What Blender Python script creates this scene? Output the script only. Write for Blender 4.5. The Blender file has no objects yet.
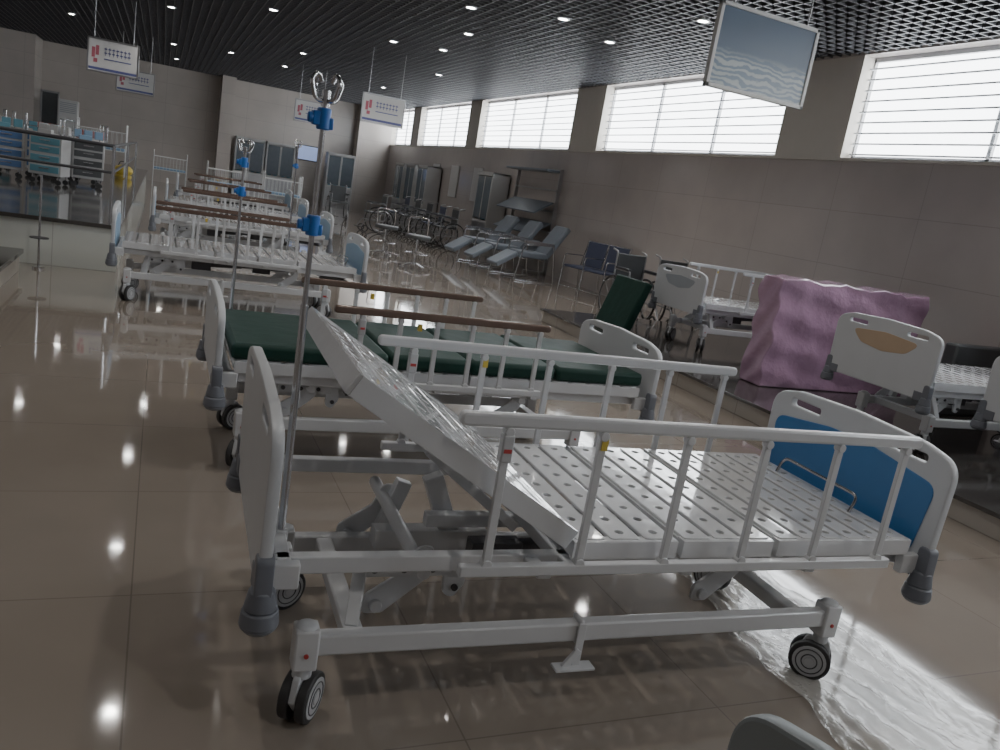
import bpy, bmesh, math, random
from mathutils import Vector, Matrix
random.seed(7)
scene=bpy.context.scene
COL=scene.collection
pi=math.pi

# ------------------------------------------------------------ materials
def mat(name,color,rough=.5,metal=0.0,var=0.0,vscale=8,bump=0.0,bscale=40,coat=0.0,emit=None,estr=0,alpha=1,trans=0,spec=.5):
    m=bpy.data.materials.new(name);m.use_nodes=True
    nt=m.node_tree;b=nt.nodes['Principled BSDF']
    b.inputs['Base Color'].default_value=(*color,1)
    b.inputs['Roughness'].default_value=rough
    b.inputs['Metallic'].default_value=metal
    b.inputs['Coat Weight'].default_value=coat
    b.inputs['Alpha'].default_value=alpha
    b.inputs['Transmission Weight'].default_value=trans
    b.inputs['Specular IOR Level'].default_value=spec
    tc=nt.nodes.new('ShaderNodeTexCoord')
    if var>0:
        n=nt.nodes.new('ShaderNodeTexNoise');n.inputs['Scale'].default_value=vscale;n.inputs['Detail'].default_value=4
        nt.links.new(tc.outputs['Object'],n.inputs['Vector'])
        mx=nt.nodes.new('ShaderNodeMix');mx.data_type='RGBA'
        mx.inputs[6].default_value=(*[max(0,c*(1-var)) for c in color],1)
        mx.inputs[7].default_value=(*[min(1,c*(1+var)) for c in color],1)
        nt.links.new(n.outputs['Fac'],mx.inputs[0]);nt.links.new(mx.outputs[2],b.inputs['Base Color'])
    if bump>0:
        n=nt.nodes.new('ShaderNodeTexNoise');n.inputs['Scale'].default_value=bscale;n.inputs['Detail'].default_value=3
        nt.links.new(tc.outputs['Object'],n.inputs['Vector'])
        bp=nt.nodes.new('ShaderNodeBump');bp.inputs['Strength'].default_value=bump;bp.inputs['Distance'].default_value=.02
        nt.links.new(n.outputs['Fac'],bp.inputs['Height']);nt.links.new(bp.outputs[0],b.inputs['Normal'])
    if emit:
        b.inputs['Emission Color'].default_value=(*emit,1);b.inputs['Emission Strength'].default_value=estr
    return m

def tilemat(name,c1,c2,mortar,w,h,rough,axes='XY',ms=.004,bump=.1,coat=0.0,spec=.5,cloud=.12,off=0.0):
    m=bpy.data.materials.new(name);m.use_nodes=True
    nt=m.node_tree;b=nt.nodes['Principled BSDF'];L=nt.links
    g=nt.nodes.new('ShaderNodeNewGeometry');s=nt.nodes.new('ShaderNodeSeparateXYZ');c=nt.nodes.new('ShaderNodeCombineXYZ')
    L.new(g.outputs['Position'],s.inputs[0])
    L.new(s.outputs[axes[0]],c.inputs[0]);L.new(s.outputs[axes[1]],c.inputs[1])
    br=nt.nodes.new('ShaderNodeTexBrick');L.new(c.outputs[0],br.inputs['Vector'])
    br.offset=off;br.inputs['Scale'].default_value=1
    br.inputs['Brick Width'].default_value=w;br.inputs['Row Height'].default_value=h
    br.inputs['Mortar Size'].default_value=ms;br.inputs['Mortar Smooth'].default_value=.1
    br.inputs['Color1'].default_value=(*c1,1);br.inputs['Color2'].default_value=(*c2,1);br.inputs['Mortar'].default_value=(*mortar,1)
    n=nt.nodes.new('ShaderNodeTexNoise');n.inputs['Scale'].default_value=2.2;n.inputs['Detail'].default_value=6
    L.new(g.outputs['Position'],n.inputs['Vector'])
    mr=nt.nodes.new('ShaderNodeMapRange');mr.inputs[3].default_value=1-cloud;mr.inputs[4].default_value=1+cloud
    L.new(n.outputs['Fac'],mr.inputs[0])
    mx=nt.nodes.new('ShaderNodeMix');mx.data_type='RGBA';mx.blend_type='MULTIPLY';mx.inputs[0].default_value=1
    L.new(br.outputs['Color'],mx.inputs[6]);L.new(mr.outputs[0],mx.inputs[7])
    L.new(mx.outputs[2],b.inputs['Base Color'])
    b.inputs['Roughness'].default_value=rough;b.inputs['Coat Weight'].default_value=coat
    b.inputs['Coat Roughness'].default_value=.03;b.inputs['Specular IOR Level'].default_value=spec
    n2=nt.nodes.new('ShaderNodeTexNoise');n2.inputs['Scale'].default_value=5;n2.inputs['Detail'].default_value=2
    L.new(g.outputs['Position'],n2.inputs['Vector'])
    ad=nt.nodes.new('ShaderNodeMath');ad.operation='MULTIPLY_ADD';ad.inputs[1].default_value=-.6
    L.new(br.outputs['Fac'],ad.inputs[0]);L.new(n2.outputs['Fac'],ad.inputs[2])
    bp=nt.nodes.new('ShaderNodeBump');bp.inputs['Strength'].default_value=bump;bp.inputs['Distance'].default_value=.01
    L.new(ad.outputs[0],bp.inputs['Height']);L.new(bp.outputs[0],b.inputs['Normal'])
    return m

M_white=mat('white_powder_coat',(.56,.57,.59),.3,var=.05,coat=.3)
M_deck=mat('white_deck_wrapped',(.60,.61,.63),.13,var=.05,bump=.10,bscale=9,coat=.8)
M_board=mat('white_abs',(.53,.55,.58),.35,var=.04)
M_blue=mat('blue_panel',(.03,.15,.38),.35,var=.1)
M_lblue=mat('pale_blue_panel',(.20,.33,.48),.4,var=.08)
M_orange=mat('orange_panel',(.46,.33,.22),.45,var=.08)
M_greyp=mat('grey_panel',(.30,.33,.37),.45,var=.08)
M_gboard=mat('grey_board',(.20,.225,.235),.4,var=.08)
M_bump=mat('grey_bumper',(.12,.13,.155),.4,var=.08)
M_dark=mat('dark_plastic',(.03,.03,.035),.45,var=.2)
M_tyre=mat('tyre_rubber',(.02,.02,.022),.55,var=.2)
M_hub=mat('hub_grey',(.45,.46,.48),.4,var=.05)
M_chrome=mat('chrome',(.52,.52,.54),.2,1.0,var=.05)
M_steel=mat('brushed_steel',(.36,.36,.37),.3,.9,var=.08)
M_brown=mat('brown_rail',(.13,.085,.068),.25,.3,var=.15)
M_clamp=mat('blue_clamp',(.01,.13,.50),.35,var=.1)
M_green=mat('green_vinyl',(.004,.028,.021),.58,var=.25,bump=.2,bscale=12,spec=.22)
M_red=mat('red_label',(.4,.03,.03),.5,var=.1)
M_mred=mat('muted_red',(.32,.10,.09),.5,var=.1)
M_yellow=mat('yellow_label',(.6,.44,.05),.5,var=.1)
M_black=mat('black_void',(.008,.008,.010),.9,var=.3)
M_grid=mat('ceiling_grid_metal',(.065,.065,.072),.45,.2,var=.15)
M_purple=mat('lavender_plastic_wrap',(.40,.235,.36),.2,var=.35,vscale=5,bump=1.0,bscale=8,coat=.8)
M_bluefab=mat('blue_vinyl',(.035,.045,.09),.5,var=.2)
M_greyfab=mat('grey_blue_vinyl',(.14,.165,.20),.4,var=.15)
M_darkgrey=mat('dark_grey',(.05,.055,.06),.5,var=.2)
M_teal=mat('teal_plastic',(.10,.28,.36),.4,var=.1)
M_mblue=mat('muted_blue',(.06,.14,.32),.4,var=.1)
M_cab=mat('cabinet_paint',(.42,.42,.42),.4,var=.05)
M_glassdk=mat('cabinet_glass',(.10,.12,.14),.08,var=.2)
M_screen=mat('screen_blue',(.2,.3,.6),.2,emit=(.45,.55,.9),estr=.35)
M_pier=mat('window_pier_paint',(.62,.58,.52),.6,var=.04)
M_frame=mat('window_frame',(.35,.35,.36),.4,var=.05)
M_slat=mat('blind_slat',(.80,.85,.90),.5,var=.04)
M_day=mat('daylight_pane',(.8,.8,.8),.5,emit=(.93,.97,1.0),estr=8.0)
M_spot=mat('spot_lamp',(1,1,1),.5,emit=(1,.97,.92),estr=60)
M_floor=tilemat('floor_tile_glossy',(.262,.222,.185),(.250,.212,.177),(.17,.145,.12),.8,.8,.06,bump=.04,coat=.5,spec=.7,ms=.0025)
M_wall_y=tilemat('wall_tile_side',(.46,.415,.395),(.445,.40,.38),(.35,.32,.30),1.2,.6,.16,axes='YZ',bump=.04,spec=.5,ms=.004)
M_wall_x=tilemat('wall_tile_end',(.48,.435,.40),(.465,.42,.385),(.35,.32,.30),1.2,.6,.2,axes='XZ',bump=.04,ms=.004)
M_plat=tilemat('platform_dark_marble',(.045,.041,.039),(.042,.038,.036),(.03,.03,.03),.8,.8,.08,bump=.03,spec=.6)
M_riser=tilemat('platform_riser',(.42,.38,.33),(.41,.37,.32),(.25,.22,.2),.8,.6,.15,axes='YZ',bump=.03)
M_riserw=tilemat('platform_white_riser',(.66,.69,.65),(.64,.67,.63),(.45,.45,.43),.9,.6,.12,axes='XZ',bump=.03)

# ------------------------------------------------------------ geometry helpers
def box(bm,c,s,M=None):
    r=bmesh.ops.create_cube(bm,size=1,matrix=(M or Matrix())@Matrix.Translation(c)@Matrix.Diagonal((*s,1)))
    return r['verts']
def bx(bm,x0,x1,y0,y1,z0,z1): return box(bm,((x0+x1)/2,(y0+y1)/2,(z0+z1)/2),(x1-x0,y1-y0,z1-z0))
def cyl(bm,p0,p1,r,seg=16,r2=None):
    p0=Vector(p0);p1=Vector(p1);d=p1-p0
    q=d.to_track_quat('Z','Y').to_matrix().to_4x4()
    bmesh.ops.create_cone(bm,cap_ends=True,segments=seg,radius1=r,radius2=r if r2 is None else r2,depth=d.length,matrix=Matrix.Translation((p0+p1)/2)@q)
def beam(bm,p0,p1,w,h):
    p0=Vector(p0);p1=Vector(p1);d=p1-p0
    q=d.to_track_quat('X','Z').to_matrix().to_4x4()
    box(bm,(0,0,0),(d.length,w,h),Matrix.Translation((p0+p1)/2)@q)
def sph(bm,c,r,s=(1,1,1),seg=16):
    bmesh.ops.create_uvsphere(bm,u_segments=seg,v_segments=seg//2,radius=r,matrix=Matrix.Translation(c)@Matrix.Diagonal((*s,1)))
def fil(pts,n=6,closed=True):
    out=[];N=len(pts)
    for i,p in enumerate(pts):
        v=Vector(p[:-1]);r=p[-1]
        if r<=0 or (not closed and i in(0,N-1)): out.append(v);continue
        a=Vector(pts[i-1][:-1])-v;b=Vector(pts[(i+1)%N][:-1])-v
        la,lb=a.length,b.length;a.normalize();b.normalize()
        ang=a.angle(b);t=min(r/math.tan(ang/2),la*.49,lb*.49)
        A=v+a*t;B=v+b*t
        for k in range(n+1):
            s=k/n;out.append(A.lerp(v,s).lerp(v.lerp(B,s),s))
    return out
def rr(cx,cy,w,h,r,n=4):
    return fil([(cx-w/2,cy-h/2,r),(cx+w/2,cy-h/2,r),(cx+w/2,cy+h/2,r),(cx-w/2,cy+h/2,r)],n)
def circ(cx,cy,r,n=10): return [Vector((cx+r*math.cos(2*pi*i/n),cy+r*math.sin(2*pi*i/n))) for i in range(n)]
def _curve_to_bm(bm,cu,M):
    ob=bpy.data.objects.new('tmp',cu);me=bpy.data.meshes.new_from_object(ob)
    if M is not None: me.transform(M)
    bm.from_mesh(me);bpy.data.objects.remove(ob);bpy.data.meshes.remove(me);bpy.data.curves.remove(cu)
def plate(bm,outer,holes,th,bev,M=None):
    cu=bpy.data.curves.new('t','CURVE');cu.dimensions='2D';cu.fill_mode='BOTH'
    cu.extrude=max(th/2-bev,0);cu.bevel_depth=bev;cu.bevel_resolution=1;cu.offset=-bev
    for L in [outer]+list(holes):
        sp=cu.splines.new('POLY');sp.points.add(len(L)-1)
        for i,p in enumerate(L): sp.points[i].co=(p[0],p[1],0,1)
        sp.use_cyclic_u=True
    _curve_to_bm(bm,cu,M)
def tube(bm,pts,r,closed=False,M=None,res=3):
    cu=bpy.data.curves.new('t','CURVE');cu.dimensions='3D';cu.bevel_depth=r;cu.bevel_resolution=res;cu.use_fill_caps=True
    P=fil(pts,5,closed) if len(pts[0])==4 else [Vector(p) for p in pts]
    sp=cu.splines.new('POLY');sp.points.add(len(P)-1)
    for i,p in enumerate(P): sp.points[i].co=(*p,1)
    sp.use_cyclic_u=closed
    _curve_to_bm(bm,cu,M)
YZ=Matrix(((0,0,1,0),(1,0,0,0),(0,1,0,0),(0,0,0,1)))
XZ=Matrix(((1,0,0,0),(0,0,-1,0),(0,1,0,0),(0,0,0,1)))

def mesh(name,fn,material,bevel=0,smooth=True):
    bm=bmesh.new();fn(bm)
    if smooth:
        for f in bm.faces: f.smooth=True
    me=bpy.data.meshes.new(name);bm.to_mesh(me);bm.free()
    if material: me.materials.append(material)
    return (name,me,bevel,smooth)
def inst(spec,parent=None,name=None):
    n,me,bev,sm=spec
    o=bpy.data.objects.new(name or n,me);COL.objects.link(o)
    if parent: o.parent=parent
    if bev>0:
        m=o.modifiers.new('bevel','BEVEL');m.width=bev;m.segments=2;m.limit_method='ANGLE';m.angle_limit=math.radians(50)
    if sm:
        me.set_sharp_from_angle(angle=math.radians(38)) if hasattr(me,'set_sharp_from_angle') else None
    return o
def group(name,specs,loc=(0,0,0),rz=0):
    e=bpy.data.objects.new(name,None);COL.objects.link(e);e.location=loc;e.rotation_euler=(0,0,rz);e.empty_display_size=.1
    for s in specs: inst(s,e)
    return e
def single(name,fn,material,bevel=0,loc=(0,0,0),rot=(0,0,0)):
    o=inst(mesh(name,fn,material,bevel));o.location=loc;o.rotation_euler=rot;return o

# ------------------------------------------------------------ room
X0,X1,Y0,Y1,HC=-5.5,7.0,-4.0,28.0,3.5
single('floor',lambda b:bx(b,X0-.2,X1+.4,Y0-.2,Y1+.2,-.1,0),M_floor)
single('wall_left',lambda b:bx(b,X0-.2,X0,Y0,Y1,0,4.2),M_wall_y)
single('wall_back',lambda b:bx(b,X0-.2,X1+.4,Y0-.2,Y0,0,4.2),M_wall_x)
def fw(b):
    bx(b,X0-.2,X1+.4,Y1,Y1+.2,0,4.2)
    bx(b,X0,-3.35,26.6,Y1,0,4.2)
    bx(b,5.9,7.0,27.4,Y1,0,4.2)
single('wall_front',fw,M_wall_x)
single('trim_1',lambda b:bx(b,1.55,1.95,27.2,28,0,3.6),M_wall_x)
wins=[(-3.4,1.6),(2.2,7.25),(8.35,13.0),(14.1,19.1),(19.9,24.2),(25.0,27.4)]  # first span is an unseen window added only to bring in more light
ZB,ZT=2.38,3.49
def rw(b):
    bx(b,X1,X1+.4,Y0,Y1,0,ZB)
    bx(b,X1,X1+.4,Y0,Y1,ZT,4.2)
single('wall_right',rw,M_wall_y)
def piers(b):
    ys=[Y0]+[v for w in wins for v in w]+[Y1]
    for i in range(0,len(ys),2): bx(b,X1+.002,X1+.4,ys[i],ys[i+1],ZB,ZT)
single('trim_2',piers,M_pier)
for i,(a,c) in enumerate(wins):
    def fr(b):
        bx(b,X1+.16,X1+.2,a,c,ZB,ZB+.05);bx(b,X1+.16,X1+.2,a,c,ZT-.05,ZT)
        n=max(2,round((c-a)/1.5))
        for k in range(n+1):
            y=a+(c-a)*k/n;bx(b,X1+.16,X1+.2,max(a,y-.02),min(c,y+.02),ZB,ZT)
    def sl(b):
        z=ZB+.06
        while z<ZT-.03:
            box(b,(X1+.12,(a+c)/2,z),(.02,c-a-.02,.017));z+=.115
    group('window_%d'%(i+1),[mesh('frame',fr,M_frame),mesh('blind_slats',sl,M_slat),
        mesh('pane',lambda b:bx(b,X1+.21,X1+.23,a,c,ZB,ZT),M_day)])
single('trim_3',lambda b:bx(b,X1-.03,X1+.0,Y0,Y1,ZB-.03,ZB),M_pier)
def cg(b):
    s=.135;x=X0
    while x<X1:
        box(b,(x,(Y0+Y1)/2,HC+.022),(.012,Y1-Y0,.045));x+=s
    y=Y0
    while y<Y1:
        box(b,((X0+X1)/2,y,HC+.022),(X1-X0,.012,.045));y+=s
group('ceiling',[mesh('open_cell_grid',cg,M_grid,smooth=False),mesh('void',lambda b:bx(b,X0-.2,X1+.4,Y0-.2,Y1+.2,3.85,3.95),M_black)])
spots=[(3.32,9.97),(3.35,13.76),(3.88,11.6),(5.2,9.82),(5.18,7.77),(-.01,15.63),(.08,21.35),(4.26,9.3),(-1.87,19.77),
 (2.51,17.83),(1.3,20.54),(2.56,21.0),(5.01,16.44),(4.10,13.42),(-.2,9.77),(-2,15.4),(-.19,12.9),(1.4,9.8),(1.4,13.5),
 (-2.0,11.5),(-2.0,8.0),(-.1,6.6),(1.5,6.4),(3.3,6.3),(5.1,4.2),(3.3,3.2),(1.5,3.0),(-.1,3.2),(-2.0,4.4),(1.5,0),(4,0),(-2.5,0),(5.0,21),(.2,25)]
def sp(b):
    for x,y in spots: cyl(b,(x,y,HC-.012),(x,y,HC+.0),.05,16)
def spr(b):
    for x,y in spots: tube(b,[Vector((x+.065*math.cos(t*pi/8),y+.065*math.sin(t*pi/8),HC-.006)) for t in range(16)],.012,closed=True,res=1)
group('ceiling_spotlights',[mesh('lamp_faces',sp,M_spot),mesh('lamp_rings',spr,M_hub)])
for i,(x,y) in enumerate(spots):
    l=bpy.data.lights.new('spot_bulb','SPOT');l.energy=34;l.spot_size=math.radians(125);l.spot_blend=.8;l.shadow_soft_size=.035;l.color=(1,.95,.88)
    o=bpy.data.objects.new('spot_bulb',l);COL.objects.link(o);o.location=(x,y,HC-.03)

group('display_platform',[mesh('plinth',lambda b:bx(b,4.22,6.99,-2,8.38,0.001,.125),M_riser),
   mesh('top_slab',lambda b:bx(b,4.18,6.995,-2.02,8.4,.125,.15),M_plat,.004)])
group('display_platform',[mesh('plinth',lambda b:bx(b,-5.4,-.34,8.7,24,0.001,.42),M_riserw),
   mesh('top_slab',lambda b:bx(b,-5.4,-.32,8.66,24,.42,.46),M_plat,.004)])
group('display_platform',[mesh('plinth',lambda b:bx(b,-5.4,-1.1,5.4,8.2,0.001,.16),M_riser),
   mesh('top_slab',lambda b:bx(b,-5.4,-1.07,5.36,8.22,.16,.2),M_plat,.004)])

# ------------------------------------------------------------ hospital bed
BW=.88;BL=2.10
def castor_specs(pts,tag=''):
    def RM_(x,y,a): return Matrix.Translation((x,y,0))@Matrix.Rotation(a,4,'Z')
    def wrap(fn):
        def g(b):
            for x,y,a in pts:
                t=bmesh.new();fn(t);bmesh.ops.transform(t,matrix=RM_(x,y,a),verts=t.verts)
                me=bpy.data.meshes.new('t');t.to_mesh(me);t.free();b.from_mesh(me);bpy.data.meshes.remove(me)
        return g
    def tyre(b):
        for s in(-1,1): cyl(b,(.015,s*.010,.065),(.015,s*.036,.065),.065,28)
    def hub(b):
        for s in(-1,1):
            cyl(b,(.015,s*.036,.065),(.015,s*.039,.065),.052,24)
            cyl(b,(.015,s*.039,.065),(.015,s*.042,.065),.016,14)
        cyl(b,(.015,-.012,.065),(.015,.012,.065),.03,14)
    def ring(b):
        for s in(-1,1):
            for rad in(.041,.024): tube(b,[Vector((.015+rad*math.cos(t*pi/10),s*.039,.065+rad*math.sin(t*pi/10))) for t in range(20)],.0022,closed=True,res=1)
    def fork(b):
        plate(b,fil([(-.045,.075,.01),(-.01,.03,.01),(.03,.03,.01),(.055,.085,.01),(.04,.14,.02),(-.03,.14,.02)],4),[],.018,.003,XZ)
        cyl(b,(0,0,.13),(0,0,.165),.024,16)
    return [mesh('castor_tyres',wrap(tyre),M_tyre,.004),mesh('castor_hubs',wrap(hub),M_hub,.002),mesh('castor_rings',wrap(ring),M_dark),mesh('castor_forks',wrap(fork),M_board)]
def board_outline(w,h):
    k=w/2
    return fil([(-k+.01,0,.04),(k-.01,0,.04),(k,h-.045,.085),(k-.14,h-.012,.25),(0,h,.4),(-k+.14,h-.012,.25),(-k,h-.045,.085)],8)
def bed_specs(style):
    raised=style['raised'];S=[]
    zt=style.get('top',.78);zb=.36
    MB=style.get('board',M_board)
    holes=[rr(-.25,zt-zb-.062,.16,.028,.014),rr(.25,zt-zb-.062,.16,.028,.014)]
    for nm,x in(('head_board',0),('foot_board',BL)):
        S.append(mesh(nm,lambda b:plate(b,board_outline(BW,zt-zb),holes,.03,.007,Matrix.Translation((x,BW/2,zb))@YZ),MB))
        if style['panel'] is not None and not (x==0 and style.get('footonly')):
            hh=zt-zb
            off=0
            if style.get('crescent'):
                pl=fil([(-.29,hh-.115,.05),(0,hh-.09,.3),(.29,hh-.115,.05),(.19,hh-.20,.1),(0,hh-.225,.2),(-.19,hh-.20,.1)],6)
            else:
                pl=fil([(-.36,.05,.06),(.36,.05,.06),(.395,hh-.135,.05),(.1,hh-.095,.3),(-.1,hh-.095,.3),(-.395,hh-.135,.05)],6)
                off=.006 if x==0 else -.006
            S.append(mesh(nm+'_panel',lambda b:plate(b,pl,[],.034 if not off else .028,.003,Matrix.Translation((x+off,BW/2,zb))@YZ),style['panel']))
        def bum(b):
            for y in(.02,BW-.02):
                cyl(b,(x,y,.385),(x,y,.335),.030,20,.040);cyl(b,(x,y,.335),(x,y,.295),.042,20,.047);cyl(b,(x,y,.295),(x,y,.28),.047,20,.034)
                box(b,(x,y+(.045 if y<.4 else -.045),.385),(.038,.09,.06))
                plate(b,fil([(-.028,0,.01),(.028,0,.01),(.024,.11,.02),(-.024,.11,.02)],3),[],.042,.006,Matrix.Translation((x,y,.36))@YZ)
        S.append(mesh(nm+'_bumpers',bum,M_bump,.005))
    cy0,cy1=.05,.60;cx0,cx1=.12,1.77
    def base(b):
        for y in(cy0,cy1):
            bx(b,cx0,cx1,y-.02,y+.02,.19,.245)
            for x in(cx0,cx1):
                bx(b,x-.030,x+.030,y-.030,y+.030,.155,.265)
        for x in(cx0+.12,cx1-.12): bx(b,x-.025,x+.025,cy0,cy1,.195,.24)
        bx(b,.86,.875,cy0-.026,cy0+.026,.18,.257)
    S.append(mesh('base_frame',base,M_white,.006))
    def brk(b):
        bx(b,.855,.88,cy0-.03,cy0-.024,.12,.25);bx(b,.80,.92,cy0-.05,cy0-.01,.115,.123)
        beam(b,(.87,cy0-.028,.17),(.83,cy0-.03,.12),.01,.02)
    S.append(mesh('base_bracket',brk,M_white,.002))
    S.append(mesh('castor_post_caps',lambda b:[sph(b,(x,y,.265),.028,(1,1,.4)) for x in(cx0,cx1) for y in(cy0,cy1)],M_board))
    S.append(mesh('lock_buttons',lambda b:[cyl(b,(x,cy0-.029,.2),(x,cy0-.034,.2),.006,12) for x in(cx0,cx1)],M_red))
    S+=castor_specs([(x,y,a) for x,y,a in((cx0,cy0,1.0),(cx1,cy0,2.35),(cx0,cy1,.5),(cx1,cy1,1.9))])
    DZ=.48
    def dfr(b):
        for y in(.10,BW-.10):
            bx(b,.03,BL-.03,y-.018,y+.018,.385,.43)
        for x in(.05,.8,1.5,BL-.05): bx(b,x-.018,x+.018,.04,BW-.04,.39,.43)
        for x in(.05,BL-.05):
            for y in(.05,BW-.05): bx(b,x-.035,x+.035,y-.015,y+.015,.37,.435)
    S.append(mesh('deck_frame',dfr,M_white,.004))
    def lift(b):
        for xa in(.42,1.48):
            cyl(b,(xa,.12,.36),(xa,BW-.12,.36),.02,14)
            for y in(.2,BW-.24):
                plate(b,fil([(0,.40,.03),(.05,.40,.02),(.03,.30,.03),(-.08,.205,.02),(-.14,.205,.02),(-.13,.26,.02),(-.03,.33,.03)],4),[],.012,.002,Matrix.Translation((xa,y,0))@XZ)
                cyl(b,(xa-.1,y-.02,.23),(xa-.1,y+.03,.23),.018,12)
        beam(b,(1.2,.55,.39),(1.5,.55,.27),.04,.04)
        beam(b,(.24,.10,.225),(.27,.2,.36),.035,.06)
        bx(b,.26,.52,.17,.20,.325,.37)
        plate(b,fil([(.49,.39,.02),(.55,.39,.02),(.56,.30,.02),(.53,.255,.02),(.50,.27,.02)],4),[],.016,.003,Matrix.Translation((0,.18,0))@XZ)
        bx(b,.36,.72,.44,.50,.27,.33)
        beam(b,(.60,.47,.31),(.52,.47,.50),.04,.06);beam(b,(.42,.62,.24),(.48,.62,.42),.035,.05)
        bx(b,.5,1.6,.40,.44,.36,.40)
    S.append(mesh('lift_linkage',lift,M_white,.003))
    S.append(mesh('pivot_bolts',lambda b:[cyl(b,(x,.165,z),(x,.172,z),.010,10) for x,z in((.30,.348),(.38,.348),(.46,.348),(.53,.29))],M_dark))
    def act(b):
        for x0,y in((.62,.33),(1.15,.5)):
            cyl(b,(x0,y,.33),(x0+.42,y,.35),.02,14);box(b,(x0+.08,y,.32),(.16,.06,.07));cyl(b,(x0+.42,y,.35),(x0+.52,y,.355),.012,12)
        for y in(.3,.42,.54): 
            cyl(b,(BL-.35,y,.34),(BL-.08,y,.33),.008,8)
    S.append(mesh('crank_actuators',act,M_dark,.004))
    def slat(w,ln=.78):
        holes=[]
        n=9
        for k in range(n): holes.append(circ(-ln/2+ln*(k+.5)/n,0,.0125))
        return rr(0,0,ln,w,.012),holes
    def section(b,xa,xb,M):
        L=xb-xa;n=max(2,round(L/.098));w=L/n
        for k in range(n):
            o,hl=slat(w-.016)
            plate(b,o,hl,.012,.003,M@Matrix.Translation((xa+w*(k+.5),BW/2,.006))@Matrix.Rotation(pi/2,4,'Z'))
        for y in(.045,BW-.045):
            box(b,((xa+xb)/2,y,-.018),(L,.014,.05),M)
            box(b,((xa+xb)/2,y+(.012 if y<.4 else -.012),.001),(L,.03,.014),M)
        for x in(xa+.008,xb-.008): box(b,(x,BW/2,-.018),(.014,BW-.1,.042),M)
        for y in(.3,BW-.3): box(b,((xa+xb)/2,y,-.012),(L,.03,.02),M)
    base_z=Matrix.Translation((0,0,DZ))
    hx=.79
    if raised:
        ang=math.radians(style.get('ang',31.5))
        Mb=Matrix.Translation((hx,0,DZ+.03))@Matrix.Rotation(ang,4,'Y')@Matrix.Translation((-hx,0,0))
        def backs(b):
            section(b,hx-.73,hx-.01,Mb)
            for y in(.03,BW-.03): box(b,(hx-.37,y,-.012),(.73,.02,.055),Mb)
            box(b,(hx-.735,BW/2,-.012),(.02,BW-.05,.055),Mb)
        S.append(mesh('back_section',backs,M_deck,.003))
        S.append(mesh('back_support',lambda b:[beam(b,(hx-.35,y,DZ+.16),(hx-.05,y,.41),.03,.03) for y in(.3,BW-.3)],M_white,.003))
    else:
        S.append(mesh('back_section',lambda b:section(b,.07,hx-.01,base_z),M_deck))
    def rest(b):
        for a,c in((hx+.01,1.13),(1.15,1.47),(1.49,BL-.07)): section(b,a,c,base_z)
    S.append(mesh('deck_sections',rest,M_deck))
    S.append(mesh('mattress_retainer',lambda b:tube(b,[(BL-.14,.25,DZ,0),(BL-.11,.25,DZ+.07,.03),(BL-.11,.63,DZ+.07,.03),(BL-.14,.63,DZ,0)],.006),M_chrome))
    RM=style['rail'];rz=style.get('rz',.835)
    for nm,y,s in(('side_rail_near',-.015,-1),('side_rail_far',BW+.015,1)):
        if style.get('rails',True) is False: break
        zt_=rz-(.02 if s>0 else 0)
        ra,rb=style.get('rx',(.40,1.88))
        def top(b):
            plate(b,rr(0,0,rb-ra,.036,.017,6),[],.026,.008,Matrix.Translation(((ra+rb)/2,y,zt_))@XZ)
        S.append(mesh(nm+'_handle',top,RM))
        def posts(b):
            n=6
            for k in range(n):
                x=ra+.13+(rb-ra-.18)*k/(n-1)
                bx(b,x-.011,x+.011,y-.007,y+.007,.44,zt_-.012)
                cyl(b,(x,y-.012,.455),(x,y+.012,.455),.015,12)
                cyl(b,(x,y-.012,zt_-.028),(x,y+.012,zt_-.028),.013,12)
        S.append(mesh(nm+'_posts',posts,M_white,.002))
        def low(b):
            bx(b,ra+.06,rb-.0,y-.013,y+.013,.425,.455)
            for x in(ra+.3,(ra+rb)/2,rb-.3): bx(b,x-.02,x+.02,min(y,y-s*.1),max(y,y-s*.1),.41,.425)
        S.append(mesh(nm+'_lower_bar',low,M_white,.004))
        S.append(mesh(nm+'_latch',lambda b:bx(b,ra+.115,ra+.145,y-.014,y+.014,zt_-.105,zt_-.035),M_hub,.004))
        S.append(mesh(nm+'_label',lambda b:bx(b,ra+.385,ra+.403,y-.010,y+.010,zt_-.065,zt_-.035),M_yellow))
        S.append(mesh(nm+'_tag',lambda b:bx(b,ra+.12,ra+.14,y-.016,y+.016,zt_-.08,zt_-.07),M_red))
    if style.get('mattress'):
        def ma(b):
            for a,c in((.05,.74),(.75,1.14),(1.15,1.6),(1.61,BL-.06)): bx(b,a,c,.04,BW-.04,DZ+.014,DZ+.085)
        S.append(mesh('mattress',ma,M_green,.02))
    return S

st_main=dict(raised=True,panel=M_blue,rail=M_white,top=.805,footonly=True)
st_green=dict(raised=False,panel=None,rail=M_brown,top=.735,mattress=True,rx=(.45,1.5),rz=.765)
st_far=dict(raised=False,panel=M_lblue,rail=M_brown,top=.77,rx=(.3,1.5),rz=.80)
st_A=dict(raised=False,panel=M_greyp,rail=M_white,top=.80,crescent=True)
st_B=dict(raised=False,panel=M_orange,rail=M_white,top=.82,crescent=True,rails=False)
st_C=dict(raised=False,panel=None,rail=M_white,top=.80,rails=False)
st_D=dict(raised=False,panel=None,rail=M_white,top=.79,rails=False,board=M_gboard)
group('hospital_bed',bed_specs(st_main),(.275,1.70,0),math.radians(-1.9))
BL=2.18
S2=bed_specs(st_green);group('hospital_bed',S2,(.27,3.42,0))
BL=2.08
S3=bed_specs(st_far)
for p in((-.32,7.2,0),(-.05,10.3,0),(.1,13.2,0),(.3,16.4,0)): group('hospital_bed',S3,p)
group('hospital_bed',bed_specs(st_A),(5.0,6.5,.15))
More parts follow.
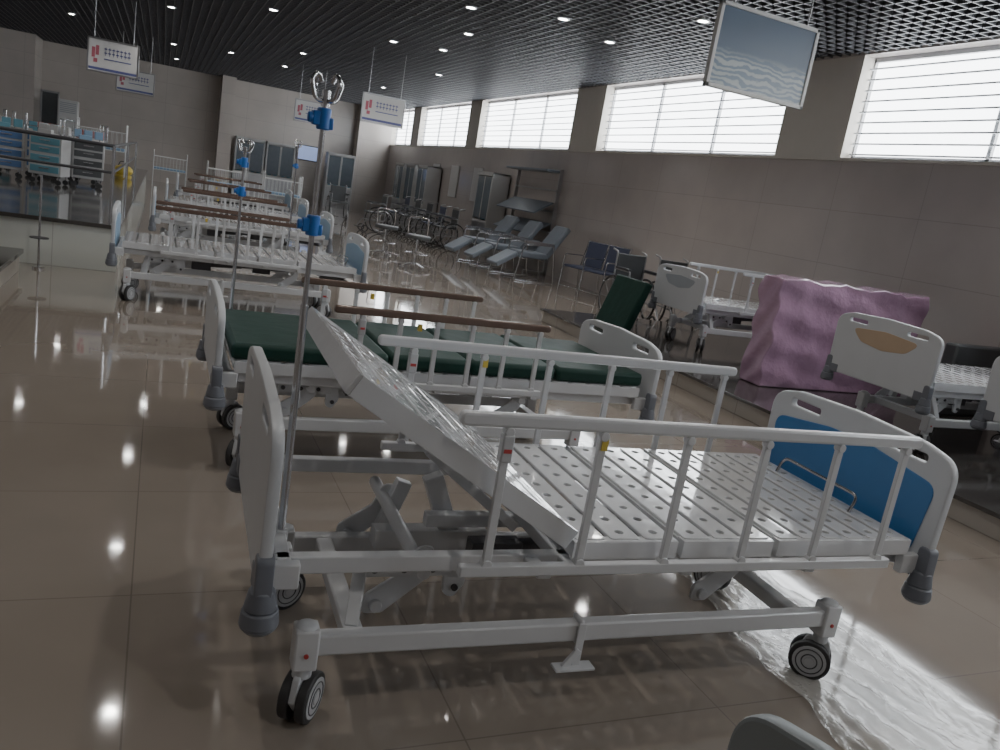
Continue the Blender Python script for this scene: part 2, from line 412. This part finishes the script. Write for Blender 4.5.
group('hospital_bed',bed_specs(st_B),(4.60,3.5,.15))
group('hospital_bed',bed_specs(st_C),(4.76,2.38,.15))
group('hospital_bed',bed_specs(st_D),(.77,-.155,0))

# ------------------------------------------------------------ iv poles
def iv(loc,zb,zt,clamps,tilt=0):
    S=[mesh('pole',lambda b:(cyl(b,(0,0,zb),(0,0,zb+.55*(zt-zb)),.0095,14),cyl(b,(0,0,zb+.5*(zt-zb)),(0,0,zt),.0065,12)),M_chrome),
       mesh('pole_socket',lambda b:(cyl(b,(0,0,zb-.10),(0,0,zb+.015),.017,16),bx(b,-.02,.03,-.02,.02,zb-.08,zb-.03)),M_white,.003)]
    def cl(b):
        for z in clamps:
            cyl(b,(0,0,z-.024),(0,0,z+.024),.016,16);bx(b,-.026,.012,-.012,.012,z-.016,z+.016)
            cyl(b,(-.024,0,z),(-.036,0,z),.012,14);bx(b,-.0,.022,-.010,.010,z-.022,z+.004)
    S.append(mesh('clamps',cl,M_clamp,.003))
    def hk(b):
        for a in range(4):
            c,s=math.cos(a*pi/2+.5),math.sin(a*pi/2+.5)
            tube(b,[(0,0,zt-.02,0),(c*.03,s*.03,zt-.018,.02),(c*.045,s*.045,zt+.022,.02),(c*.028,s*.028,zt+.042,.015),(c*.016,s*.016,zt+.022,.01)],.0048)
        cyl(b,(0,0,zt-.03),(0,0,zt+.005),.010,14)
    S.append(mesh('hooks',hk,M_chrome))
    e=group('iv_pole',S,loc);e.rotation_euler=(0,tilt,0);return e
iv((.345,1.93,0),.42,1.51,(1.21,1.452),math.radians(-.5))
iv((.37,4.22,0),.45,1.37,(1.16,1.30))
iv((1.2,8.2,0),.45,1.50,(1.3,))

# ------------------------------------------------------------ plastic sheet on floor
def plastic(b):
    nx,ny=72,84
    V=[]
    c00,c10,c01,c11=Vector((1.99,2.42)),Vector((2.42,2.40)),Vector((1.84,1.22)),Vector((2.56,1.20))
    for j in range(ny):
        v=j/(ny-1)
        row=[]
        for i in range(nx):
            u=i/(nx-1)
            P=c00.lerp(c10,u).lerp(c01.lerp(c11,u),v)
            x=P.x+.022*math.sin(v*11+u*3)+.01*math.sin(v*29);y=P.y+.018*math.sin(u*15)+.01*math.sin(u*41)
            st=u*7+.5*math.sin(v*4)+.2*math.sin(v*13)+.5*math.sin(u*5)
            ridge=max(0,1-abs((st%1)-.5)*3)*(.5+.5*math.sin(v*6+u*8))
            z=.004+.020*ridge+.005*abs(math.sin(v*37+u*19+2*math.sin(st)))+random.random()*.004
            row.append(b.verts.new((x,y,z)))
        V.append(row)
    for j in range(ny-1):
        for i in range(nx-1): b.faces.new((V[j][i],V[j][i+1],V[j+1][i+1],V[j+1][i]))
M_sheet=mat('clear_plastic_sheet',(.70,.69,.66),.12,var=.15,vscale=14,bump=.3,bscale=45,coat=.9,alpha=.46)
single('plastic_sheet',plastic,M_sheet)

# ------------------------------------------------------------ wrapped mattress on edge
def pm(b):
    bx(b,4.72,6.42,5.16,5.42,.152,1.08)
    bmesh.ops.subdivide_edges(b,edges=b.edges[:],cuts=18,use_grid_fill=True)
    for q in b.verts:
        n=.014*math.sin(q.co.x*17+q.co.z*9)+.012*math.sin(q.co.z*23+q.co.x*5)+.008*math.sin(q.co.x*41-q.co.z*13)
        if q.co.z>.2:
            q.co.y+=n;q.co.x+=.014*math.sin(q.co.z*19+q.co.y*30)
            if q.co.z>1.03: q.co.z+=.012*math.sin(q.co.x*13)+.008*math.sin(q.co.x*31+q.co.y*20)
single('wrapped_mattress',pm,M_purple,.02)
single('foam_mattress',lambda b:bx(b,0,.75,0,.12,0,.62),M_darkgrey,.02,(6.15,4.55,.152),(0,0,.1))
single('green_mattress',lambda b:bx(b,0,.10,0,.62,0,.60),M_green,.02,(4.55,7.15,.152),(0,math.radians(18),0))

# ------------------------------------------------------------ signs
M_poster=bpy.data.materials.new('poster_blue');M_poster.use_nodes=True
nt=M_poster.node_tree;b_=nt.nodes['Principled BSDF'];tc=nt.nodes.new('ShaderNodeTexCoord');sx=nt.nodes.new('ShaderNodeSeparateXYZ')
nt.links.new(tc.outputs['Generated'],sx.inputs[0])
wv=nt.nodes.new('ShaderNodeTexWave');wv.wave_type='BANDS';wv.bands_direction='Z';wv.inputs['Scale'].default_value=4.5;wv.inputs['Distortion'].default_value=11;wv.inputs['Detail'].default_value=3
nt.links.new(tc.outputs['Generated'],wv.inputs['Vector'])
rp_=nt.nodes.new('ShaderNodeValToRGB');rp_.color_ramp.elements[0].position=.3;rp_.color_ramp.elements[0].color=(.08,.13,.20,1);rp_.color_ramp.elements[1].position=.75;rp_.color_ramp.elements[1].color=(.36,.40,.42,1)
nt.links.new(wv.outputs['Fac'],rp_.inputs[0])
r2=nt.nodes.new('ShaderNodeValToRGB');r2.color_ramp.elements[0].position=.34;r2.color_ramp.elements[0].color=(1,1,1,1);r2.color_ramp.elements[1].position=.5;r2.color_ramp.elements[1].color=(0,0,0,1)
nt.links.new(sx.outputs['Z'],r2.inputs[0])
mx=nt.nodes.new('ShaderNodeMix');mx.data_type='RGBA';mx.inputs[6].default_value=(.045,.085,.15,1)
nt.links.new(r2.outputs[0],mx.inputs[0]);nt.links.new(rp_.outputs[0],mx.inputs[7]);nt.links.new(mx.outputs[2],b_.inputs['Base Color']);b_.inputs['Roughness'].default_value=.3
M_signw=mat('sign_white',(.60,.60,.60),.4,var=.04)
M_signb=mat('sign_text_blue',(.08,.09,.26),.5,var=.1)
M_signr=mat('sign_logo_red',(.42,.10,.14),.5,var=.1)
def sign(x0,x1,y,z0,z1,kind):
    S=[mesh('frame',lambda b:(bx(b,x0,x1,y-.02,y+.02,z0,z0+.025),bx(b,x0,x1,y-.02,y+.02,z1-.025,z1),bx(b,x0,x0+.025,y-.02,y+.02,z0,z1),bx(b,x1-.025,x1,y-.02,y+.02,z0,z1)),M_signw if kind=='poster' else M_steel,.003),
       mesh('face',lambda b:bx(b,x0+.01,x1-.01,y-.012,y+.012,z0+.01,z1-.01),M_poster if kind=='poster' else M_signw),
       mesh('hanging_rods',lambda b:[cyl(b,(x,y,z1),(x,y,HC+.02),.006,8) for x in(x0+.1,x1-.1)],M_steel)]
    w=x1-x0;h=z1-z0
    if kind!='poster':
        def lg(b):
            for a,c,d,e in((.07,.12,.42,.72),(.13,.18,.50,.78),(.10,.16,.28,.40)): bx(b,x0+a,x0+c,y-.016,y-.011,z0+h*d,z0+h*e)
        S.append(mesh('logo',lg,M_signr))
        def tx(b):
            for k in range(7):
                xx=x0+.26+k*.06
                bx(b,xx,xx+.045,y-.016,y-.011,z0+h*.58,z0+h*.61);bx(b,xx,xx+.045,y-.016,y-.011,z0+h*.70,z0+h*.73);bx(b,xx+.018,xx+.026,y-.016,y-.011,z0+h*.52,z0+h*.76)
            bx(b,x0+.26,x1-.12,y-.016,y-.011,z0+h*.40,z0+h*.43)
        S.append(mesh('lettering',tx,M_signb));S.append(mesh('stripe',lambda b:bx(b,x0+.03,x1-.03,y-.016,y-.011,z0+.04,z0+.08),M_signb))
    group('hanging_sign',S)
sign(3.10,3.90,4.5,2.23,2.74,'poster')
sign(-1.26,-.46,16,2.25,2.80,'t');sign(-1.05,-.25,21,2.22,2.72,'t');sign(3.22,4.02,15,2.23,2.74,'t');sign(2.75,3.5,20,2.25,2.75,'t')

# ------------------------------------------------------------ wheelchair
def wheelchair_specs(fab):
    def fr(b):
        for y in(0,.44):
            tube(b,[(-.12,y,.92,0),(0,y,.90,.03),(.02,y,.30,.03),(.45,y,.28,.03),(.55,y,.12,0)],.012)
            tube(b,[(.02,y,.68,0),(.38,y,.68,.04),(.40,y,.30,0)],.011)
        cyl(b,(.1,0,.32),(.35,.44,.46),.01,10);cyl(b,(.35,0,.32),(.1,.44,.46),.01,10)
        for y in(-.05,.49):
            tube(b,[Vector((.08+.24*math.cos(t*pi/16),y,.30+.24*math.sin(t*pi/16))) for t in range(32)],.007,closed=True,res=1)
            for t in range(8): cyl(b,(.08,y,.3),(.08+.28*math.cos(t*pi/4),y,.3+.28*math.sin(t*pi/4)),.003,6)
    def ty(b):
        for y in(-.03,.47): tube(b,[Vector((.08+.285*math.cos(t*pi/18),y,.30+.285*math.sin(t*pi/18))) for t in range(36)],.015,closed=True,res=2)
        for y in(.02,.42): tube(b,[Vector((.45+.07*math.cos(t*pi/9),y,.085+.07*math.sin(t*pi/9))) for t in range(18)],.014,closed=True,res=2)
    def st(b):
        bx(b,.0,.42,.01,.43,.45,.49);bx(b,-.01,.02,.01,.43,.48,.88)
    def ar(b):
        for y in(0,.44): bx(b,.05,.36,y-.025,y+.025,.685,.715)
        for y in(.05,.27): bx(b,.5,.64,y,y+.13,.10,.115)
    return [mesh('frame',fr,M_steel),mesh('tyres',ty,M_tyre),mesh('seat_and_back',st,fab,.012),mesh('armrests',ar,M_dark,.006)]
WC=wheelchair_specs(M_bluefab);WC2=wheelchair_specs(M_darkgrey)
for k,(p,rz) in enumerate((((6.0,17.2,0),pi),((6.0,18.1,0),pi),((6.0,19.1,0),pi),((6.0,20.1,0),pi),((6.0,21.1,0),pi),((4.2,22.2,0),-pi/2),((4.9,19.2,0),pi))):
    group('wheelchair',WC if k%3==1 else WC2,p,rz)
for p in((6.1,9.0,0),(5.5,9.1,0)): group('wheelchair',WC2,p,-pi/2)

def wait_specs():
    def fr(b):
        for x in(0,.62,1.24):
            tube(b,[(x,0,.0,0),(x,.03,.42,.04),(x,.48,.44,.05),(x,.62,.92,0)],.013)
            tube(b,[(x,.52,.0,0),(x,.45,.42,0)],.013);tube(b,[(x,.02,.42,0),(x,.04,.64,.04),(x,.50,.64,0)],.011)
        cyl(b,(0,.25,.42),(1.24,.25,.42),.015,10);cyl(b,(0,.02,.1),(1.24,.02,.1),.01,10);cyl(b,(0,.62,.9),(1.24,.62,.9),.012,10)
    def st(b):
        for x in(.03,.65):
            bx(b,x,x+.56,.02,.5,.43,.47);beam(b,(x+.28,.52,.47),(x+.28,.60,.90),.56,.03)
    return[mesh('frame',fr,M_chrome),mesh('cushions',st,M_bluefab,.012)]
WT=wait_specs()
group('waiting_chair',WT,(6.1,11.75,0),-1.3).scale=(.78,.85,.95)

def rec_specs():
    def cu2(b):
        beam(b,(.02,.25,.45),(-.32,.25,.98),.5,.09);bx(b,0,.55,0,.5,.40,.50);beam(b,(.56,.25,.45),(.92,.25,.22),.46,.08)
    def fr(b):
        for y in(-.05,.55):
            tube(b,[(-.15,y,.012,0),(.6,y,.012,.03),(.5,y,.62,.05),(-.05,y,.66,.05),(-.15,y,.012,0)],.013)
            bx(b,-.05,.5,y-.03,y+.03,.65,.69)
        cyl(b,(.1,-.05,.39),(.1,.55,.39),.012,10);cyl(b,(.45,-.05,.39),(.45,.55,.39),.012,10)
    return[mesh('cushions',cu2,M_greyfab,.02),mesh('frame',fr,M_chrome)]
RC=rec_specs()
group('infusion_recliner',RC,(6.15,12.9,0),pi*1.0)
group('infusion_recliner',RC,(6.05,13.8,0),pi*1.0)
group('infusion_recliner',RC,(5.95,14.7,0),pi*1.02)

def rk(b):
    for y in(14.0,16.0):
        bx(b,6.88,6.95,y-.02,y+.02,0,2.0);bx(b,6.45,6.95,y-.02,y+.02,0,.05)
    for z in(.4,.8,1.2,1.6,1.98): bx(b,6.86,6.92,14,16,z-.015,z+.015)
def rs(b):
    for z in(.45,.85,1.25): beam(b,(6.5,15,z-.12),(6.88,15,z+.12),1.9,.03)
    bx(b,6.6,6.95,14,16,1.93,1.97)
group('display_rack',[mesh('frame',rk,M_steel,.003),mesh('slanted_shelves',rs,M_greyfab,.004)])
def cab_specs(w=.9,h=1.8,d=.4):
    def body(b):
        bx(b,0,w,0,d,0,.75);bx(b,0,.03,0,d,.75,h);bx(b,w-.03,w,0,d,.75,h);bx(b,0,w,0,d,h-.04,h);bx(b,0,w,d-.02,d,.75,h)
        for x in(0,w/2-.02,w-.04): bx(b,x,x+.04,-.012,0,.75,h)
        bx(b,0,w,-.012,0,h-.08,h)
    def sh(b):
        for z in(1.05,1.4): bx(b,.03,w-.03,.03,d-.02,z,z+.015)
        for x in(.12,.3,.55,.72):
            for z in(.76,1.065,1.415): bx(b,x,x+.1,.08,.2,z,z+.16+.05*math.sin(x*20+z))
    def gl(b): bx(b,.05,w/2-.03,-.010,-.006,.79,h-.1);bx(b,w/2+.03,w-.05,-.010,-.006,.79,h-.1)
    def ha(b): bx(b,w/2-.04,w/2-.03,-.03,-.012,.4,.55);bx(b,w/2+.03,w/2+.04,-.03,-.012,.4,.55);bx(b,.0+.04,w/2-.02,-.006,0,.06,.7);bx(b,w/2+.02,w-.04,-.006,0,.06,.7)
    return[mesh('carcass',body,M_cab,.004),mesh('shelves_and_bottles',sh,M_teal),mesh('glass_doors',gl,M_glassdk),mesh('door_panels',ha,M_steel,.002)]
CB=cab_specs()
for x in(2.1,3.05,4.9): group('glazed_cabinet',CB,(x,27.5 if x<4.5 else 26.9,0))
for y in(17.4,22.2,23.4,24.6): group('glazed_cabinet',CB,(6.55,y,0),-pi/2)
group('wall_television',[mesh('bezel',lambda b:bx(b,4.05,4.85,27.93,27.99,1.4,1.9),M_dark,.01),mesh('screen',lambda b:bx(b,4.08,4.82,27.92,27.935,1.43,1.87),M_screen)])
group('floor_air_conditioner',[mesh('cabinet',lambda b:bx(b,-2.75,-2.25,26.6,26.95,0,1.95),M_signw,.02),
  mesh('louvres',lambda b:[bx(b,-2.7,-2.3,26.585,26.6,1.6+.05*k,1.62+.05*k) for k in range(6)]+[bx(b,-2.7,-2.3,26.585,26.6,.2+.05*k,.22+.05*k) for k in range(8)],M_greyp)])
group('door_1',[mesh('leaf',lambda b:bx(b,-3.3,-2.9,27.93,27.99,0,2.1),M_darkgrey,.005),mesh('jambs',lambda b:(bx(b,-3.34,-3.3,27.9,27.99,0,2.15),bx(b,-2.9,-2.86,27.9,27.99,0,2.15),bx(b,-3.34,-2.86,27.9,27.99,2.1,2.15)),M_frame)])
def wp(b):
    for y in(18.3,20.0,21.6): bx(b,6.965,6.99,y,y+.6,1.1,1.9)
single('wall_poster',wp,M_signw,.003)

# ------------------------------------------------------------ left platform: medical trolleys and cots
def trolley_specs(c,c2):
    def bd(b): bx(b,0,.5,0,.42,.15,.80);bx(b,-.02,.52,-.02,.44,.82,.85)
    def dr(b):
        for z in(.2,.38,.54,.68): bx(b,.03,.47,-.012,0,z,z+.11)
    def ch(b):
        for z in(.26,.44,.60,.74): bx(b,.17,.33,-.03,-.015,z,z+.015)
        tube(b,[(-.03,0,.82,0),(-.03,0,.95,.03),(-.03,.42,.95,.03),(-.03,.42,.82,0)],.01)
        tube(b,[(.53,0,.8,0),(.53,0,1.15,.03),(.53,.42,1.15,.03),(.53,.42,.8,0)],.01)
        for x in(.05,.45):
            for y in(.05,.37): cyl(b,(x,y,.15),(x,y,.08),.012,8)
    def bins(b):
        for k in range(3): bx(b,.02+k*.17,.15+k*.17,.3,.42,.88,1.02)
        bx(b,.1,.3,.08,.2,.85,.93)
    def wh(b):
        for x in(.05,.45):
            for y in(.05,.37): cyl(b,(x,y-.015,.045),(x,y+.015,.045),.045,16)
    return[mesh('body',bd,M_cab,.01),mesh('drawers',dr,c,.005),mesh('chrome_rails',ch,M_chrome),mesh('bins',bins,c2,.006),mesh('wheels',wh,M_tyre)]
T1=trolley_specs(M_mblue,M_teal);T2=trolley_specs(M_teal,M_cab);T3=trolley_specs(M_darkgrey,M_lblue);T4=trolley_specs(M_cab,M_mred)
for k,(s,p) in enumerate(((T2,(-2.75,13.0,.46)),(T1,(-2.2,13.3,.46)),(T2,(-1.7,13.2,.46)),(T3,(-1.2,13.6,.46)),(T1,(-1.9,14.4,.46)),(T4,(-1.35,14.6,.46)),(T2,(-2.6,14.3,.46)),(T4,(-2.0,15.6,.46)),(T1,(-1.4,16.0,.46)),(T2,(-2.7,15.8,.46)),(T3,(-3.3,13.6,.46)))):
    group('medical_trolley',s,p,.25*math.sin(k*2.3)).scale=(.85,.85,.80)
def cot_specs():
    def fr(b):
        for x in(0,.85):
            tube(b,[(x,0,.02,0),(x,0,1.0,.05),(x,.5,1.0,.05),(x,.5,.02,0)],.012)
            for k in range(1,6): cyl(b,(x,.5*k/6,.5),(x,.5*k/6,1.0),.006,8)
        for y in(0,.5):
            cyl(b,(0,y,.5),(.85,y,.5),.01,8);cyl(b,(0,y,.85),(.85,y,.85),.01,8)
            for k in range(1,10): cyl(b,(.85*k/10,y,.5),(.85*k/10,y,.85),.005,6)
    return[mesh('frame',fr,M_signw),mesh('mattress',lambda b:bx(b,.02,.83,.02,.48,.50,.56),M_lblue,.015)]
CT=cot_specs()
for p in((-1.5,17.6,.46),(-.2,24.6,0),(1.0,20.4,0),(2.2,19.6,0)): group('infant_cot',CT,p)
group('training_manikin_bag',[mesh('bag',lambda b:(sph(b,(0,0,.12),.14,(1.3,1,.85)),cyl(b,(0,0,.0),(0,0,.03),.16,16)),M_yellow),mesh('strap',lambda b:tube(b,[(-.1,0,.2,0),(-.06,0,.30,.04),(.06,0,.30,.04),(.1,0,.2,0)],.01),M_dark)],(-.70,18.5,.46))
group('balustrade',[mesh('handrails',lambda b:(tube(b,[(-5.3,8.75,1.20,0),(-.42,8.75,1.20,.05),(-.42,16,1.20,0)],.018),tube(b,[(-5.3,8.75,.95,0),(-.42,8.75,.95,.05),(-.42,16,.95,0)],.014)),M_dark),
 mesh('posts',lambda b:[cyl(b,(x,y,.46),(x,y,1.20),.016,12) for x,y in((-.42,8.75),(-3,8.75),(-.42,12.2),(-.42,16))],M_chrome)])
group('barrier_post',[mesh('post',lambda b:(cyl(b,(0,0,.02),(0,0,.85),.010,12),cyl(b,(0,0,0),(0,0,.02),.05,20)),M_chrome),mesh('tray',lambda b:cyl(b,(0,0,.28),(0,0,.29),.08,16),M_dark)],(-.98,8.45,0))

def stool_specs():
    def s(b):
        cyl(b,(0,0,.1),(0,0,.48),.02,12)
        for k in range(5):
            c,q=math.cos(k*2*pi/5),math.sin(k*2*pi/5);beam(b,(0,0,.1),(c*.26,q*.26,.06),.03,.02);cyl(b,(c*.26,q*.26-.012,.025),(c*.26,q*.26+.012,.025),.025,12)
        tube(b,[Vector((.18*math.cos(t*pi/10),.18*math.sin(t*pi/10),.25)) for t in range(20)],.008,closed=True)
        tube(b,[(-.18,-.15,.55,0),(-.24,-.15,.82,.05),(-.24,.15,.82,.05),(-.18,.15,.55,0)],.01)
    return[mesh('frame',s,M_chrome),mesh('seat',lambda b:cyl(b,(0,0,.48),(0,0,.54),.2,24),M_darkgrey,.015)]
ST=stool_specs()
for p in((3.75,12.2,0),(3.6,13.6,0)): group('swivel_stool',ST,p,1.2)

# ------------------------------------------------------------ world, camera
w=bpy.data.worlds.new('world');scene.world=w;w.use_nodes=True
w.node_tree.nodes['Background'].inputs[0].default_value=(.6,.7,.85,1);w.node_tree.nodes['Background'].inputs[1].default_value=.3
y,p,r=[math.radians(v) for v in (24.4,12.5,9.6)]
f=Vector((math.sin(y)*math.cos(p),math.cos(y)*math.cos(p),-math.sin(p)))
r0=Vector((math.cos(y),-math.sin(y),0));u0=r0.cross(f)
u=math.cos(r)*u0-math.sin(r)*r0;R=math.cos(r)*r0+math.sin(r)*u0
cd=bpy.data.cameras.new('camera');cd.sensor_width=36;cd.lens=36*.8;cd.clip_start=.05
cam=bpy.data.objects.new('camera',cd);COL.objects.link(cam)
m=Matrix((R,u,-f)).transposed().to_4x4();m.translation=(0,0,1.35);cam.matrix_world=m
scene.camera=cam
scene.view_settings.view_transform='AgX'
try: scene.view_settings.look='AgX - Medium Low Contrast'
except Exception as e: print(e)
scene.view_settings.exposure=0.35
scene.view_settings.gamma=1.08
